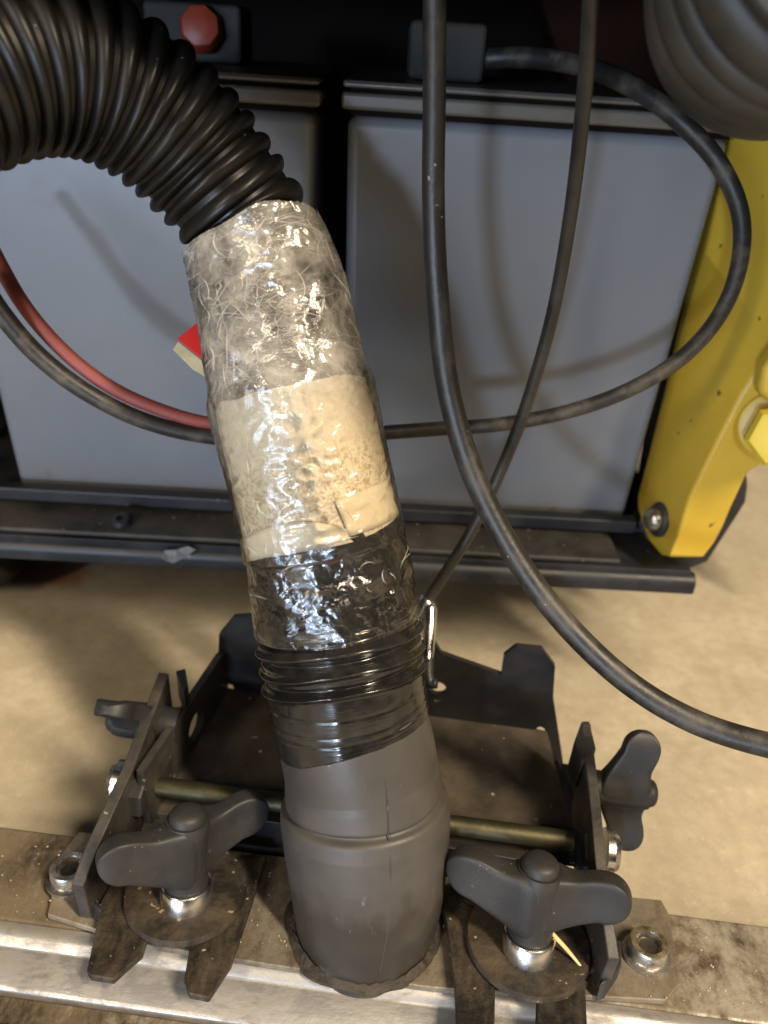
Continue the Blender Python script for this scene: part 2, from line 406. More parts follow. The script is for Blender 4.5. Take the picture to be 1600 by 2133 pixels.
def mat_film():
    """crinkled clear packing film: faceted glints, thin white creases, the hose showing through"""
    m = bpy.data.materials.new("crinkled_clear_film"); m.use_nodes = True
    nt = m.node_tree; nt.nodes.clear()
    out = node(nt, "ShaderNodeOutputMaterial")
    co = node(nt, "ShaderNodeTexCoord").outputs["Object"]
    uv = node(nt, "ShaderNodeUVMap").outputs[0]
    wn = node(nt, "ShaderNodeTexNoise"); wn.inputs["Scale"].default_value = 70; wn.inputs["Detail"].default_value = 3
    nt.links.new(co, wn.inputs["Vector"])
    off = node(nt, "ShaderNodeVectorMath", operation='SUBTRACT'); off.inputs[1].default_value = (.5, .5, .5)
    nt.links.new(wn.outputs["Color"], off.inputs[0])
    sc_ = node(nt, "ShaderNodeVectorMath", operation='SCALE'); sc_.inputs["Scale"].default_value = .016
    nt.links.new(off.outputs[0], sc_.inputs[0])
    ad = node(nt, "ShaderNodeVectorMath", operation='ADD'); nt.links.new(co, ad.inputs[0]); nt.links.new(sc_.outputs[0], ad.inputs[1])
    warped = ad.outputs[0]
    geo = node(nt, "ShaderNodeNewGeometry")
    sep = node(nt, "ShaderNodeSeparateXYZ"); nt.links.new(uv, sep.inputs[0])
    zone = ramp(nt, mathn(nt, 'MULTIPLY', sep.outputs[1], 2.5), FILM_ZONE)     # more layers of film higher up
    taut = ramp(nt, mathn(nt, 'MULTIPLY', sep.outputs[1], 2.5), FILM_TAUT)
    def facet(scale, amount, prev, st):
        vo = node(nt, "ShaderNodeTexVoronoi", feature='F1'); vo.inputs["Scale"].default_value = scale
        mp = node(nt, "ShaderNodeMapping"); mp.inputs["Scale"].default_value = st; mp.inputs["Rotation"].default_value = (.3, .5, .6)
        nt.links.new(warped, mp.inputs[0]); nt.links.new(mp.outputs[0], vo.inputs["Vector"])
        s = node(nt, "ShaderNodeVectorMath", operation='SUBTRACT'); s.inputs[1].default_value = (.5, .5, .5)
        nt.links.new(vo.outputs["Color"], s.inputs[0])
        k = node(nt, "ShaderNodeVectorMath", operation='SCALE'); nt.links.new(mathn(nt, 'MULTIPLY', taut, amount), k.inputs["Scale"])
        nt.links.new(s.outputs[0], k.inputs[0])
        a = node(nt, "ShaderNodeVectorMath", operation='ADD'); nt.links.new(prev, a.inputs[0]); nt.links.new(k.outputs[0], a.inputs[1])
        z = node(nt, "ShaderNodeVectorMath", operation='NORMALIZE'); nt.links.new(a.outputs[0], z.inputs[0])
        return z.outputs[0]
    nrm = facet(66, .55, geo.outputs["Normal"], (1, 1, .45)); nrm = facet(170, .30, nrm, (.5, 1, 1))
    ridg = noise_tex(nt, 240, 4, .6, vec=warped)
    nrm = bump(nt, None, ridg, .35, .0010, nrm)
    # creases
    def crease(scale, w, st=None):
        vo = node(nt, "ShaderNodeTexVoronoi", feature='DISTANCE_TO_EDGE'); vo.inputs["Scale"].default_value = scale
        v = warped
        if st:
            mp = node(nt, "ShaderNodeMapping"); mp.inputs["Scale"].default_value = st; mp.inputs["Rotation"].default_value = (.4, .3, .5)
            nt.links.new(v, mp.inputs[0]); v = mp.outputs[0]
        nt.links.new(v, vo.inputs["Vector"])
        return ramp(nt, vo.outputs["Distance"], [(0, (1, 1, 1)), (w, (0, 0, 0))])
    gate = ramp(nt, noise_tex(nt, 55, 3, .6), [(.42, (0, 0, 0)), (.62, (1, 1, 1))])
    gate2 = ramp(nt, noise_tex(nt, 90, 3, .6, vec=warped), [(.42, (0, 0, 0)), (.62, (1, 1, 1))])
    c1 = mathn(nt, 'MULTIPLY', crease(95, .035), gate)
    c2 = mathn(nt, 'MULTIPLY', crease(150, .045, (1, 1, .4)), gate2)
    sep = node(nt, "ShaderNodeSeparateXYZ"); nt.links.new(uv, sep.inputs[0])
    haze = mathn(nt, 'MULTIPLY', ramp(nt, noise_tex(nt, 60, 5, .7, vec=warped), [(.35, (.06,) * 3), (.66, (.62,) * 3)]), zone)
    cw = mathn(nt, 'MULTIPLY', mathn(nt, 'ADD', mathn(nt, 'MULTIPLY', c1, .35), mathn(nt, 'MULTIPLY', c2, .7), True), mathn(nt, 'ADD', mathn(nt, 'MULTIPLY', zone, .75), .12))
    white = mathn(nt, 'MAXIMUM', cw, haze)
    tr = node(nt, "ShaderNodeBsdfTransparent"); tr.inputs[0].default_value = (.96, .95, .93, 1)
    df = node(nt, "ShaderNodeBsdfDiffuse"); df.inputs[0].default_value = (.56, .52, .45, 1)
    gl = node(nt, "ShaderNodeBsdfGlossy"); gl.inputs["Roughness"].default_value = .16; nt.links.new(nrm, gl.inputs["Normal"])
    m1 = node(nt, "ShaderNodeMixShader"); nt.links.new(mathn(nt, 'MULTIPLY', white, .80), m1.inputs[0]); nt.links.new(tr.outputs[0], m1.inputs[1]); nt.links.new(df.outputs[0], m1.inputs[2])
    fr = node(nt, "ShaderNodeFresnel"); fr.inputs["IOR"].default_value = 1.55; 
    m2 = node(nt, "ShaderNodeMixShader"); nt.links.new(mathn(nt, 'ADD', mathn(nt, 'MULTIPLY', fr.outputs[0], .95), .03, True), m2.inputs[0]); nt.links.new(m1.outputs[0], m2.inputs[1]); nt.links.new(gl.outputs[0], m2.inputs[2])
    nt.links.new(m2.outputs[0], out.inputs[0])
    return m

# ------------------------------------------------------------------ the floor
tag(mesh_obj("floor", [(-4, -4, 0), (4, -4, 0), (4, 4, 0), (-4, 4, 0)], [[0, 1, 2, 3]], M['floor']),
    "beige sealed concrete workshop floor", kind="structure")

# ------------------------------------------------------------------ the machine that stands behind
YB = 0.42                                                    # battery fronts
machine = tag(empty("floor_scrubber", (0, 0.5, 0)), "dark underside of a cleaning machine with a black steel battery tray", "cleaning machine")
zb = Py(1000, 1078, YB).z                                    # battery feet
zt = Py(1100, 262, YB).z                                     # lower edge of the lids
ztop = Py(1100, 190, YB).z
xL, xR = -0.40, Py(1455, 1200, 0.39).x
# tray: back rail, ledge, groove, rolled front lip
zl = Py(1000, 1066, YB).z - 0.004
yl0, yl1 = 0.418, Pz(300, 1103, zl).y
def xrow(u, v, z): return Pz(u, v, z).x
box("tray_rail", (xL, 0.408, zl + .001), (Py(1330, 1090, .408).x, 0.417, Py(700, 1049, .408).z), M['tray_steel'], machine, .0015)
box("tray_floor", (xL, 0.419, zl - 0.004), (xR - .012, 0.80, zl - .0005), M['tray_steel'], machine, .0005)
box("tray_ledge", (xL, yl1, zl - 0.004), (Pz(1278, 1130, zl).x, 0.4185, zl - .0005), M['tray_dirty'], machine, .0015)
zf = zl - 0.0065
ylip = Pz(300, 1131, zf).y
box("tray_apron", (xL, ylip + .003, zl - 0.0100), (xR - .010, 0.4185, zl - .0046), M['tray_steel'], machine, .0003)
lip = [(0.4075, zf - .0015), (ylip + .006, zf - .0015)] + [(ylip + .006 - .006 * math.sin(a), zf - .0075 + .006 * math.cos(a)) for a in np.linspace(0, math.pi / 2, 6)]
zlow = Py(300, 1168, ylip).z
lip += [(ylip, zlow), (ylip + .004, zlow), (ylip + .004, zf - .010), (.4075, zf - .010)]
lip = [(ylip + .008 if y == .4075 else y, z) for y, z in lip]
x1 = Py(1458, 1200, ylip).x
prism("tray_lip", [(xL, y, z) for y, z in lip], (x1 - xL, 0, 0), M['tray_steel'], machine, bevel=.0006)
pS = Pz(258, 1078, zl)
lathe("screw", pS, (0, -.35, 1), [(.0062, -.002), (.0062, .002), (.0048, .0042), (.0026, .0046), (.0024, .002)], M['black_steel'], machine, 24)
pw = Py(372, 1145, ylip - .0004)
mesh_obj("weld_spatter", *(lambda V, F: (V, F))(
    [tuple(pw + Vector((a, -.0006 * s, b))) for a, b, s in [(-.010, -.004, 0), (-.004, -.007, 0), (.004, -.002, 0), (.011, .004, 0), (.006, .006, 0), (-.002, .003, 0), (-.008, .002, 0), (0, 0, 1.0)]],
    [[i, (i + 1) % 7, 7] for i in range(7)]), M['scuff'], machine, smooth=60)
# right-hand chassis side plate with its long chamfer
sp = [Py(u, v, .412) for u, v in [(1430, 900), (1550, 960), (1553, 986), (1560, 1020), (1556, 1052), (1540, 1078), (1476, 1176), (1440, 1190), (1380, 1190), (1330, 1095)]]
prism("side_plate", sp, (0.004, .010, 0), M['black_steel'], machine, .0012)
# hollow of the machine
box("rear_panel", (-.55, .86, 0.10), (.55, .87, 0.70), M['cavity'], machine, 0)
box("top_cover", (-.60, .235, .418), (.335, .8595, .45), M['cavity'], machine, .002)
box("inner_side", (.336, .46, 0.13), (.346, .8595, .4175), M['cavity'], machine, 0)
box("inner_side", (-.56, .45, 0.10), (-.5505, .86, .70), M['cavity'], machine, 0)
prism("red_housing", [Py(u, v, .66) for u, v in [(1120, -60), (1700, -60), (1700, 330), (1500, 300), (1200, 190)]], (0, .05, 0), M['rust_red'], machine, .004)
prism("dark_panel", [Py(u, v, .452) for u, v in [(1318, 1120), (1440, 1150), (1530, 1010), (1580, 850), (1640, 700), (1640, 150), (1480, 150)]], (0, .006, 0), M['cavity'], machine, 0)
# wheel under the frame, left
wy = 0.55
wp = Pz(30, 1192, 0.0); wr = .07
wheel = lathe("wheel", Vector((wp.x - .045, wp.y + .012, wr)), (1, 0, 0), [(.03, 0), (wr - .012, 0), (wr, .010), (wr, .052), (wr - .012, .062), (.03, .062)], M['black_steel'], machine, 48)

# batteries
def battery(xl, xr, name, label):
    b = tag(empty(name, ((xl + xr) / 2, YB, zb)), label, "battery", "grey batteries in the tray")
    dpt = .19
    mt = .004                                                # slight draft
    v = [(xl + mt, YB + mt * .4, zb), (xr - mt, YB + mt * .4, zb), (xr - mt, YB + dpt, zb), (xl + mt, YB + dpt, zb)]
    t = [(xl, YB, zt), (xr, YB, zt), (xr, YB + dpt, zt), (xl, YB + dpt, zt)]
    mesh_obj("case", v + t, [[3, 2, 1, 0], [4, 5, 6, 7]] + [[i, (i + 1) % 4, 4 + (i + 1) % 4, 4 + i] for i in range(4)], M['battery'], b, bevel=.006, seg=4)
    o = .003
    h = ztop - zt
    lid = box("lid", (xl - o, YB - o, zt + .0022), (xr + o, YB + dpt + o, zt + h * .66), M['battery_lid_shaded'], b, .002)
    box("lid_rim", (xl - o + .0005, YB - o + .0012, zt + h * .66 + .0018), (xr + o - .0005, YB + dpt, zt + h), M['battery_lid_shaded'], lid, .002)
    box("lid_seam", (xl + .001, YB + .001, zt - .0005), (xr - .001, YB + dpt, zt + h * .9), M['cavity'], lid, 0)
    return b
xa, xb_ = Py(724, 260, YB).x, Py(1500, 400, YB).x
bat_r = battery(xa, xb_, "battery", "grey battery with its right edge beside the yellow arm and a grey plug on top")
xc = Py(656, 250, YB).x
bat_l = battery(xc - (xb_ - xa), xc, "battery", "blue-grey battery at the left, behind the ribbed hose, with a red terminal cap")

# plug and terminals on the batteries
con = tag(empty("cable_plug", (Py(940, 165, .50).x, .5, ztop)), "grey square plug standing on the right battery at the end of the looping cable", "plug")
yk = .455
pA, pB = Py(852, 160, yk), Py(1022, 50, yk)
box("plug_body", (pA.x, yk, ztop + .0005), (pB.x, yk + .045, pB.z), M['connector'], con, .003)
box("strain_relief", (pB.x + .0005, yk + .004, ztop + .010), (pB.x + .022, yk + .026, pB.z - .010), M['cable_dark'], con, .003)
ter = tag(empty("terminal_block", (Py(430, 120, .52).x, .52, ztop)), "grey terminal block with a red hexagonal cap behind the bend of the ribbed hose", "terminal")
tA, tB = Py(318, 130, .5), Py(510, 12, .5)
box("block", (tA.x, .50, ztop + .0005), (tB.x, .54, tB.z), M['connector'], ter, .003)
tc = Py(430, 66, .497)
lathe("cap", tc + Vector((0, .0025, 0)), (0.1, -1, 0.25), [(.0118, 0), (.0118, .007), (.0100, .0115), (.0060, .0128), (.002, .0130)], M['red_cap'], ter, 8, smooth=50, x=(.3, 0, 1))

# ------------------------------------------------------------------ the yellow arm
arm = tag(empty("lift_arm", Py(1430, 1160, .40)), "yellow painted steel arm bolted at the right end of the black tray", "arm")
S_ = [(1560, 150), (1528, 262), (1470, 520), (1403, 820), (1366, 970), (1340, 1066), (1340, 1092), (1352, 1126), (1383, 1161)]
C_ = [(1690, 500), (1660, 600), (1612, 720), (1543, 822), (1487, 930), (1436, 1035), (1424, 1075), (1412, 1115), (1393, 1160)]
Rr = [(1900, 520), (1880, 650), (1800, 790), (1700, 905), (1560, 985), (1524, 1060), (1508, 1098), (1490, 1132), (1466, 1163)]
yS, yC, yR = np.linspace(.428, .402, len(S_)), np.linspace(.385, .372, len(C_)), np.linspace(.372, .378, len(Rr))
yS = np.linspace(.44, .396, len(S_))
va = [Py(u, v, y) for (u, v), y in zip(S_, yS)] + [Py(u, v, y) for (u, v), y in zip(C_, yC)] + [Py(u, v, y) for (u, v), y in zip(Rr, yR)]
n_ = len(S_)
bk = [p + Vector((.002, .022, 0)) for p in va[:n_]] + [p + Vector((-.003, .03, 0)) for p in va[2 * n_:]]
va += bk
fa = []
for i in range(n_ - 1):
    fa.append([i, i + 1, n_ + i + 1, n_ + i]); fa.append([n_ + i, n_ + i + 1, 2 * n_ + i + 1, 2 * n_ + i])
    fa.append([3 * n_ + i, 3 * n_ + i + 1, i + 1, i]); fa.append([2 * n_ + i, 2 * n_ + i + 1, 4 * n_ + i + 1, 4 * n_ + i])
    fa.append([4 * n_ + i, 4 * n_ + i + 1, 3 * n_ + i + 1, 3 * n_ + i])
e = n_ - 1
fa.append([e, n_ + e, 2 * n_ + e, 4 * n_ + e, 3 * n_ + e]); fa.append([0, 3 * n_, 4 * n_, 2 * n_, n_])
armb = mesh_obj("beam", va, fa, M['yellow'], arm, bevel=.0022, seg=3)
# bolt through its foot
pb = Py(1372, 1082, .391)
nb = (va[5] - va[n_ + 5]).cross(va[4] - va[5]).normalized()
if nb.y > 0: nb = -nb
pb = Pp(1372, 1082, va[n_ + 5], nb) - nb * .0005
bolt = lathe("bolt_washer", pb, nb, [(.0105, -.002), (.0105, .0012), (.0092, .0026)], M['black_steel'], arm, 32)
lathe("bolt", pb + nb * .0027, nb, [(.0072, 0), (.0072, .0015), (.0058, .0045), (.0035, .0060)], M['dull_chrome'], arm, 32)
# round boss with a lime hexagon nut at the picture's edge
pn = Py(1622, 905, .366)
boss = lathe("boss", pn + Vector((.002, .014, 0)), (-.35, -1, .25), [(.020, 0), (.020, .006), (.017, .010), (.015, .0105)], M['yellow'], arm, 40)
lathe("hex_nut", pn, (-.45, -1, .30), [(.0165, -.003), (.0165, .010), (.0140, .0135), (.009, .0145)], M['yellow_nut'], arm, 6, smooth=20, x=(.2, 0, 1))
prism("cheek", [Py(u, v, .366) for u, v in [(1592, 770), (1640, 700), (1720, 740), (1720, 850), (1612, 848), (1580, 822)]], (0, .012, 0), M['yellow'], arm, .004, 3)

# ------------------------------------------------------------------ cables
def P3(l): return [Pd(u, v, d) for u, v, d in l]
thick = [(905, -60, .235), (905, 180, .255), (903, 420, .275), (912, 620, .288), (934, 810, .297), (985, 985, .303), (1068, 1150, .306), (1170, 1290, .306), (1300, 1415, .302), (1440, 1500, .296), (1600, 1552, .288), (1740, 1570, .28)]
o = cable("thick_cable", P3(thick), [wid(48, Pd(905, 100, .247)) / 2, wid(50, Pd(985, 985, .303)) / 2, wid(54, Pd(1600, 1552, .288)) / 2], M['cable'])
tag(o, "thick dark grey cable hanging from the top and sweeping off to the lower right", "cable")
thin = [(1233, -60, .215), (1226, 90, .235), (1212, 250, .258), (1188, 450, .287), (1152, 650, .315), (1104, 820, .338), (1052, 960, .356), (985, 1100, .370), (930, 1190, .378), (888, 1255, .382)]
o = cable("control_cable", P3(thin), [wid(35, Pd(1226, 90, .235)) / 2, wid(30, Pd(1188, 450, .287)) / 2, wid(25, Pd(1052, 960, .356)) / 2, wid(23, Pd(888, 1255, .382)) / 2], M['cable_dark'])
tag(o, "thin black control cable running straight down behind the thick cable to the bracket", "cable")
loop = [(1010, 122, .397), (1100, 120, .39), (1210, 137, .374), (1325, 184, .353), (1420, 255, .347), (1500, 345, .350), (1543, 450, .353), (1538, 560, .357), (1496, 660, .362), (1420, 745, .364), (1310, 812, .366), (1180, 858, .370), (1040, 884, .374), (900, 894, .376), (760, 905, .374), (600, 922, .368), (430, 908, .362), (300, 876, .356), (185, 820, .348), (85, 745, .340), (5, 655, .330), (-70, 540, .32)]
o = cable("battery_cable", P3(loop), [wid(44, Pd(1210, 135, .374)) / 2, wid(36, Pd(1543, 450, .365)) / 2, wid(30, Pd(1180, 858, .37)) / 2, wid(32, Pd(430, 908, .362)) / 2, wid(42, Pd(5, 655, .33)) / 2], M['cable_dusty'], n=260)
tag(o, "dusty black cable looping in front of both batteries behind the hose", "cable")
red = [(-60, 430, .335), (0, 552, .338), (60, 650, .342), (140, 738, .346), (230, 806, .351), (330, 852, .356), (430, 880, .361), (520, 880, .366), (580, 820, .372), (585, 700, .38), (560, 560, .39)]
o = cable("red_cable", P3(red), [wid(34, Pd(0, 552, .338)) / 2, wid(29, Pd(230, 806, .351)) / 2, wid(26, Pd(430, 880, .361)) / 2, .0026], M['cable_red'])
tag(o, "red battery cable curving behind the taped hose from the left", "cable")
# fitting at the lower end of the control cable
fit = tag(empty("cable_fitting", Pd(880, 1300, .383)), "bright metal cable end with a hook in the back edge of the bracket", "cable end")
cable("ferrule", P3([(893, 1248, .3815), (868, 1290, .382)]), [.0042, .0046], M['chrome'], fit, 8, 20)
cable("clevis", P3([(897, 1262, .379), (896, 1300, .376), (893, 1345, .373), (889, 1385, .37)]), [.0032, .003, .0028], M['chrome'], fit, 20, 14)
cable("hook", P3([(893, 1372, .3685), (892, 1400, .367), (897, 1422, .366), (910, 1424, .365)]), [.003, .0026, .0024], M['black_steel'], fit, 24, 12)

# ------------------------------------------------------------------ the suction hose
HP = [(752, 2015, .327), (765, 1850, .322), (762, 1690, .316), (752, 1590, .312), (731, 1490, .3085), (716, 1390, .305), (700, 1270, .301), (680, 1150, .297), (650, 1010, .2935), (620, 880, .291), (592, 750, .289), (566, 620, .287), (518, 474, .284), (468, 398, .279), (415, 332, .274), (355, 268, .267), (280, 208, .259), (190, 162, .250), (90, 140, .241), (-20, 150, .232), (-150, 195, .222), (-290, 270, .212)]
NP = 3000
C, s = spline(P3(HP), NP)
Tn, A, B = frames(C, -np.array(fwd))
# arc length of the picture rows
def s_at(u, v):
    px = []
    Cc = C - np.array(CAM)
    dd = Cc @ np.array(fwd)
    U = CX + FPX * (Cc @ np.array(cr)) / dd; W = CY - FPX * (Cc @ np.array(cu)) / dd
    return s[np.argmin((U - u) ** 2 + (W - v) ** 2)]
sTape0, sCor, sMask0, sMask1, sVin1, sCuff = s_at(518, 474), s_at(566, 640), s_at(592, 770), s_at(666, 1118), s_at(735, 1500), s_at(758, 1650)
FILM_TAUT = [(min(.98, max(.02, 2.5 * s_at(u, v))), (k,) * 3) for (u, v), k in [((700, 1270), .55), ((672, 1130), .65), ((655, 1060), .32), ((615, 860), .42), ((590, 760), .85), ((540, 520), 1.0)]]
S_TAPE_TOP = sTape0; S_BOT = 0.0
FILM_ZONE = [(min(.98, max(.02, 2.5 * s_at(u, v))), (k,) * 3) for (u, v), k in [((700, 1270), .04), ((665, 1100), .06), ((645, 985), .16), ((632, 945), .22), ((616, 865), .72), ((600, 790), 1.25), ((585, 715), 1.15), ((540, 520), .95)]]
M['film'] = mat_film()
SPK = (2.5 * s_at(668, 1100), 2.5 * s_at(640, 965), 2.5 * s_at(628, 925))
M['masking'] = mat_masking()
MM = 128
TH = np.linspace(0, 2 * np.pi, MM, endpoint=False)
def seg_range(a, b): return np.where((s >= a) & (s <= b))[0]
def nz(i, k, fs, fa, seed=0.0):
    """smooth noise over stations (metres) and angle"""
    out = np.empty((len(i), MM))
    cs, sn = np.cos(TH), np.sin(TH)
    for a, ii in enumerate(i):
        z = s[ii] * fs
        for b in range(MM): out[a, b] = mnoise.noise(Vector((cs[b] * fa + seed, sn[b] * fa, z)))
    return out
def radius_px(stations):       # (u, v, width px) -> radius along s
    xs, rs = [], []
    for u, v, w in stations:
        sv = s_at(u, v); c = Vector([np.interp(sv, s, C[:, k]) for k in range(3)])
        xs.append(sv); rs.append(wid(w, c) / 2)
    o_ = np.argsort(xs)
    return np.array(xs)[o_], np.array(rs)[o_]
rx, rr_ = radius_px([(752, 2015, 232), (754, 1985, 262), (758, 1940, 288), (763, 1890, 308), (765, 1830, 330), (764, 1760, 349), (762, 1695, 359), (759, 1659, 354), (758, 1651, 336), (752, 1612, 330), (749, 1598, 326), (731, 1490, 326), (716, 1390, 334), (708, 1330, 338), (700, 1270, 332), (680, 1150, 318), (650, 1010, 318), (620, 880, 318), (592, 750, 306), (566, 620, 298), (518, 474, 272), (468, 398, 276), (415, 332, 292), (355, 268, 304), (280, 208, 318), (190, 162, 330), (90, 140, 345), (-20, 150, 356), (-290, 270, 392)])
base_r = np.interp(s, rx, rr_)
hose = tag(empty("suction_hose", C[0]), "ribbed black suction hose patched with clear film, masking tape and black tape", "hose")
# corrugated tube, from under the film to the left edge of the picture
ia = seg_range(sMask0 - .01, s[-1])
sc_ = s[ia]
pitch = np.interp(sc_, [sTape0 - .05, sTape0, sTape0 + .05, sTape0 + .12, s[-1]], [.0079, .0078, .0077, .0075, .0072])
ph = np.concatenate([[0], np.cumsum(np.diff(sc_) / ((pitch[1:] + pitch[:-1]) / 2))])
fr = ph % 1.0
wave = np.clip(np.sin(np.pi * np.clip((fr - .12) / .76, 0, 1)), 0, 1) ** .6
flat = np.where(sc_ < sTape0 - .004, .45, 1.0)
rr = (base_r[ia] - .0030 * flat * (1 - wave))[:, None] * np.ones((1, 72))
hz = sweep("corrugated_tube", C[ia], A[ia], B[ia], rr - np.where(sc_ < sTape0, .0016, 0)[:, None], M['hose'], hose, caps=False, svals=sc_)
def wob(i, amp, fs, fa, seed): return amp * nz(i, 0, fs, fa, seed)
# rubber cuff at the squeegee end
ic = seg_range(0, sVin1 + .008)[::2]
rc = base_r[ic][:, None] + wob(ic, .0006, 40, 1.6, 3.1) - .0007
step = .0016 * np.exp(-((s[ic] - (sCuff - .001)) / .0013) ** 2)
rc = rc - step[:, None]
cuff = sweep("rubber_cuff", C[ic], A[ic], B[ic], rc, M['rubber'], hose, svals=s[ic])
# moulding seam running down the cuff
def on_surface(u, sv, dr):
    c = Vector([np.interp(sv, s, C[:, k]) for k in range(3)]); r0 = float(np.interp(sv, s, base_r)) + dr
    T = Vector([np.interp(sv, s, Tn[:, k]) for k in range(3)]).normalized()
    to = (CAM - c); to = (to - T * to.dot(T)).normalized(); side = to.cross(T)
    if side.dot(cr) < 0: side = -side
    x = u * r0
    return c + side * x + to * math.sqrt(max(r0 * r0 - x * x, 0))
cable("mould_seam", [on_surface(.22 + .03 * k / 11, sv, -.0007) for k, sv in enumerate(np.linspace(sVin1 + .002, .02, 12))], [.00030, .00022], M['rubber'], cuff, 60, 8)
# black vinyl tape with three hard ridges
iv = seg_range(sVin1 - .004, sMask1 + .004)[::2]
sv_ = s[iv]
rv = base_r[iv][:, None] + wob(iv, .0006, 60, 1.8, 9.4)
for (u, v), amp, w in [((715, 1398), .0018, .0011), ((712, 1362), .0014, .0012), ((707, 1322), .0018, .0014)]:
    c0 = s_at(u, v)
    rv += amp * np.exp(-((sv_[:, None] - c0 - .0020 * np.sin(TH + 1.0)[None, :] - .0012 * np.sin(2 * TH + amp * 900)[None, :]) / w) ** 2)
for (u, v), amp, w in [((708, 1338), .0022, .0012), ((714, 1382), .0012, .001), ((702, 1300), .0014, .0012)]:
    c0 = s_at(u, v)
    rv -= amp * np.exp(-((sv_[:, None] - c0 - .0020 * np.sin(TH + 1.0)[None, :]) / w) ** 2)
for v, amp in [(1430, .00015), (1463, .0002), (1480, .0002)]:
    c0 = s_at(722, v); rv -= amp * np.exp(-((sv_[:, None] - c0) / .0006) ** 2)
top = sv_ > s_at(700, 1275)
rv += np.where(top[:, None], wob(iv, .0012, 150, 4.0, 2.2), 0)
edge = (sVin1 - .0028 + .0036 * (np.cos(TH - 1.2) + .2 * np.cos(3 * TH)))[None, :]
rv = np.where(sv_[:, None] < edge, rv - .0028, rv)
sweep("black_tape", C[iv], A[iv], B[iv], rv, M['vinyl'], hose, caps=False, svals=sv_)
# masking tape
im = seg_range(sMask1 - .006, s_at(600, 805))[::2]
sm = s[im]
rm = base_r[im][:, None] + wob(im, .0004, 55, 1.8, 5.0) + wob(im, .0001, 160, 4.5, 6.0) + .0006
edge = (sMask1 - .0005 + .0022 * np.sin(TH + .3) - .001 * np.sin(3 * TH))[None, :]
rm = np.where(sm[:, None] < edge, rm - .0030, rm)
top_e = (s_at(600, 800) - .0035 + np.array([.0030 * mnoise.noise(Vector((math.cos(t) * 2.5, math.sin(t) * 2.5, 4))) + .0012 * mnoise.noise(Vector((math.cos(t) * 9, math.sin(t) * 9, 7))) for t in TH]))[None, :]
rm = np.where(sm[:, None] > top_e, rm - .0032, rm)
mask = sweep("masking_tape", C[im], A[im], B[im], rm, M['masking'], hose, caps=False, svals=sm)
# the cleaner last turn of masking tape along its lower edge: a strip lying 0.3 mm proud
def patch(name, ring, mat, parent, dr):
    """ring: (x across -1..1, s) outline rows -> grid between two curves"""
    lo, hi = ring; n = len(lo); k = 7
    V, F = [], []
    for j in range(k):
        for i in range(n):
            x = lo[i][0] + (hi[i][0] - lo[i][0]) * j / (k - 1); sv = lo[i][1] + (hi[i][1] - lo[i][1]) * j / (k - 1)
            V.append(on_surface(x, sv, dr))
    for j in range(k - 1):
        for i in range(n - 1): F.append([j * n + i, j * n + i + 1, (j + 1) * n + i + 1, (j + 1) * n + i])
    ob = mesh_obj(name, V, F, mat, parent, smooth=180)
    md = ob.modifiers.new("thick", 'SOLIDIFY'); md.thickness = .0003; md.offset = 1
    return ob
xs_ = np.linspace(-.965, .30, 22)
e0 = lambda x: sMask1 + .0012 + .0016 * x
strip = patch("tape_strip", ([(x, e0(x)) for x in xs_], [(x, e0(x) + .0095 * max(.12, 1 - ((x + .45) / .82) ** 2) + .0012) for x in xs_]), M['masking_clean'], mask, .0010)
xs_ = np.linspace(.26, .97, 16)
patch("tape_strip", ([(x + .03, e0(x) + .0006) for x in xs_], [(x - .05, e0(x) + .0135 + .001 * x) for x in xs_]), M['masking_clean'], mask, .0012)
# clear film: a real, crumpled skin over all of it
MMf = 320
MM = MMf; TH = np.linspace(0, 2 * np.pi, MM, endpoint=False)
i_f = seg_range(s_at(704, 1292), sTape0 + .012)
i_f = i_f[::3]
sf = s[i_f]
def ridged(seed, fs, fa):
    return 1 - np.abs(nz(i_f, 0, fs, fa, seed)) * 2
amp = np.interp(sf, [s_at(700, 1285), s_at(690, 1200), s_at(665, 1110), s_at(630, 920), s_at(595, 770), s_at(560, 600), sTape0], [.0003, .0011, .0006, .0006, .0012, .0016, .0015])[:, None]
rf = base_r[i_f][:, None] + .0012 + amp * (.9 * ridged(1.0, 75, 2.2) + .55 * ridged(4.0, 150, 4.6) + .30 * ridged(7.0, 330, 9.0) - .7)
cs_ = s_at(605, 800)
rf = np.where((sf > sMask1 - .004)[:, None], np.maximum(rf, base_r[i_f][:, None] + .0019 + .0004 * ridged(9.0, 200, 5)), rf)
rf += (.0016 / (1 + np.exp(np.clip((sf - cs_) / .0012, -30, 30))) * (sf > s_at(640, 960)) * np.interp(sf, [s_at(640, 960), cs_], [0, 1]))[:, None]
edge = (sTape0 - .0030 + .0050 * np.sin(TH * 1.0 + 2.2) + .002 * np.sin(3 * TH) + .001 * np.sin(7 * TH))[None, :]
keep = sf[:, None] < edge
film_r = rf
V = C[i_f][:, None, :] + film_r[:, :, None] * (A[i_f][:, None, :] * np.cos(TH)[None, :, None] + B[i_f][:, None, :] * np.sin(TH)[None, :, None])
idx = np.arange(V.shape[0] * MM).reshape(-1, MM)
q = np.stack([idx[:-1], np.roll(idx, -1, 1)[:-1], np.roll(idx, -1, 1)[1:], idx[1:]], -1)
q = q[keep[1:]].reshape(-1, 4)
uvf = np.stack([np.broadcast_to((np.abs(TH - np.pi) * .03)[None, :], V.shape[:2]), np.broadcast_to(sf[:, None], V.shape[:2])], -1).reshape(-1, 2)
mesh_obj("clear_film", V.reshape(-1, 3), q.tolist(), M['film'], hose, smooth=180, uv=uvf)
MM = 128; TH = np.linspace(0, 2 * np.pi, MM, endpoint=False)

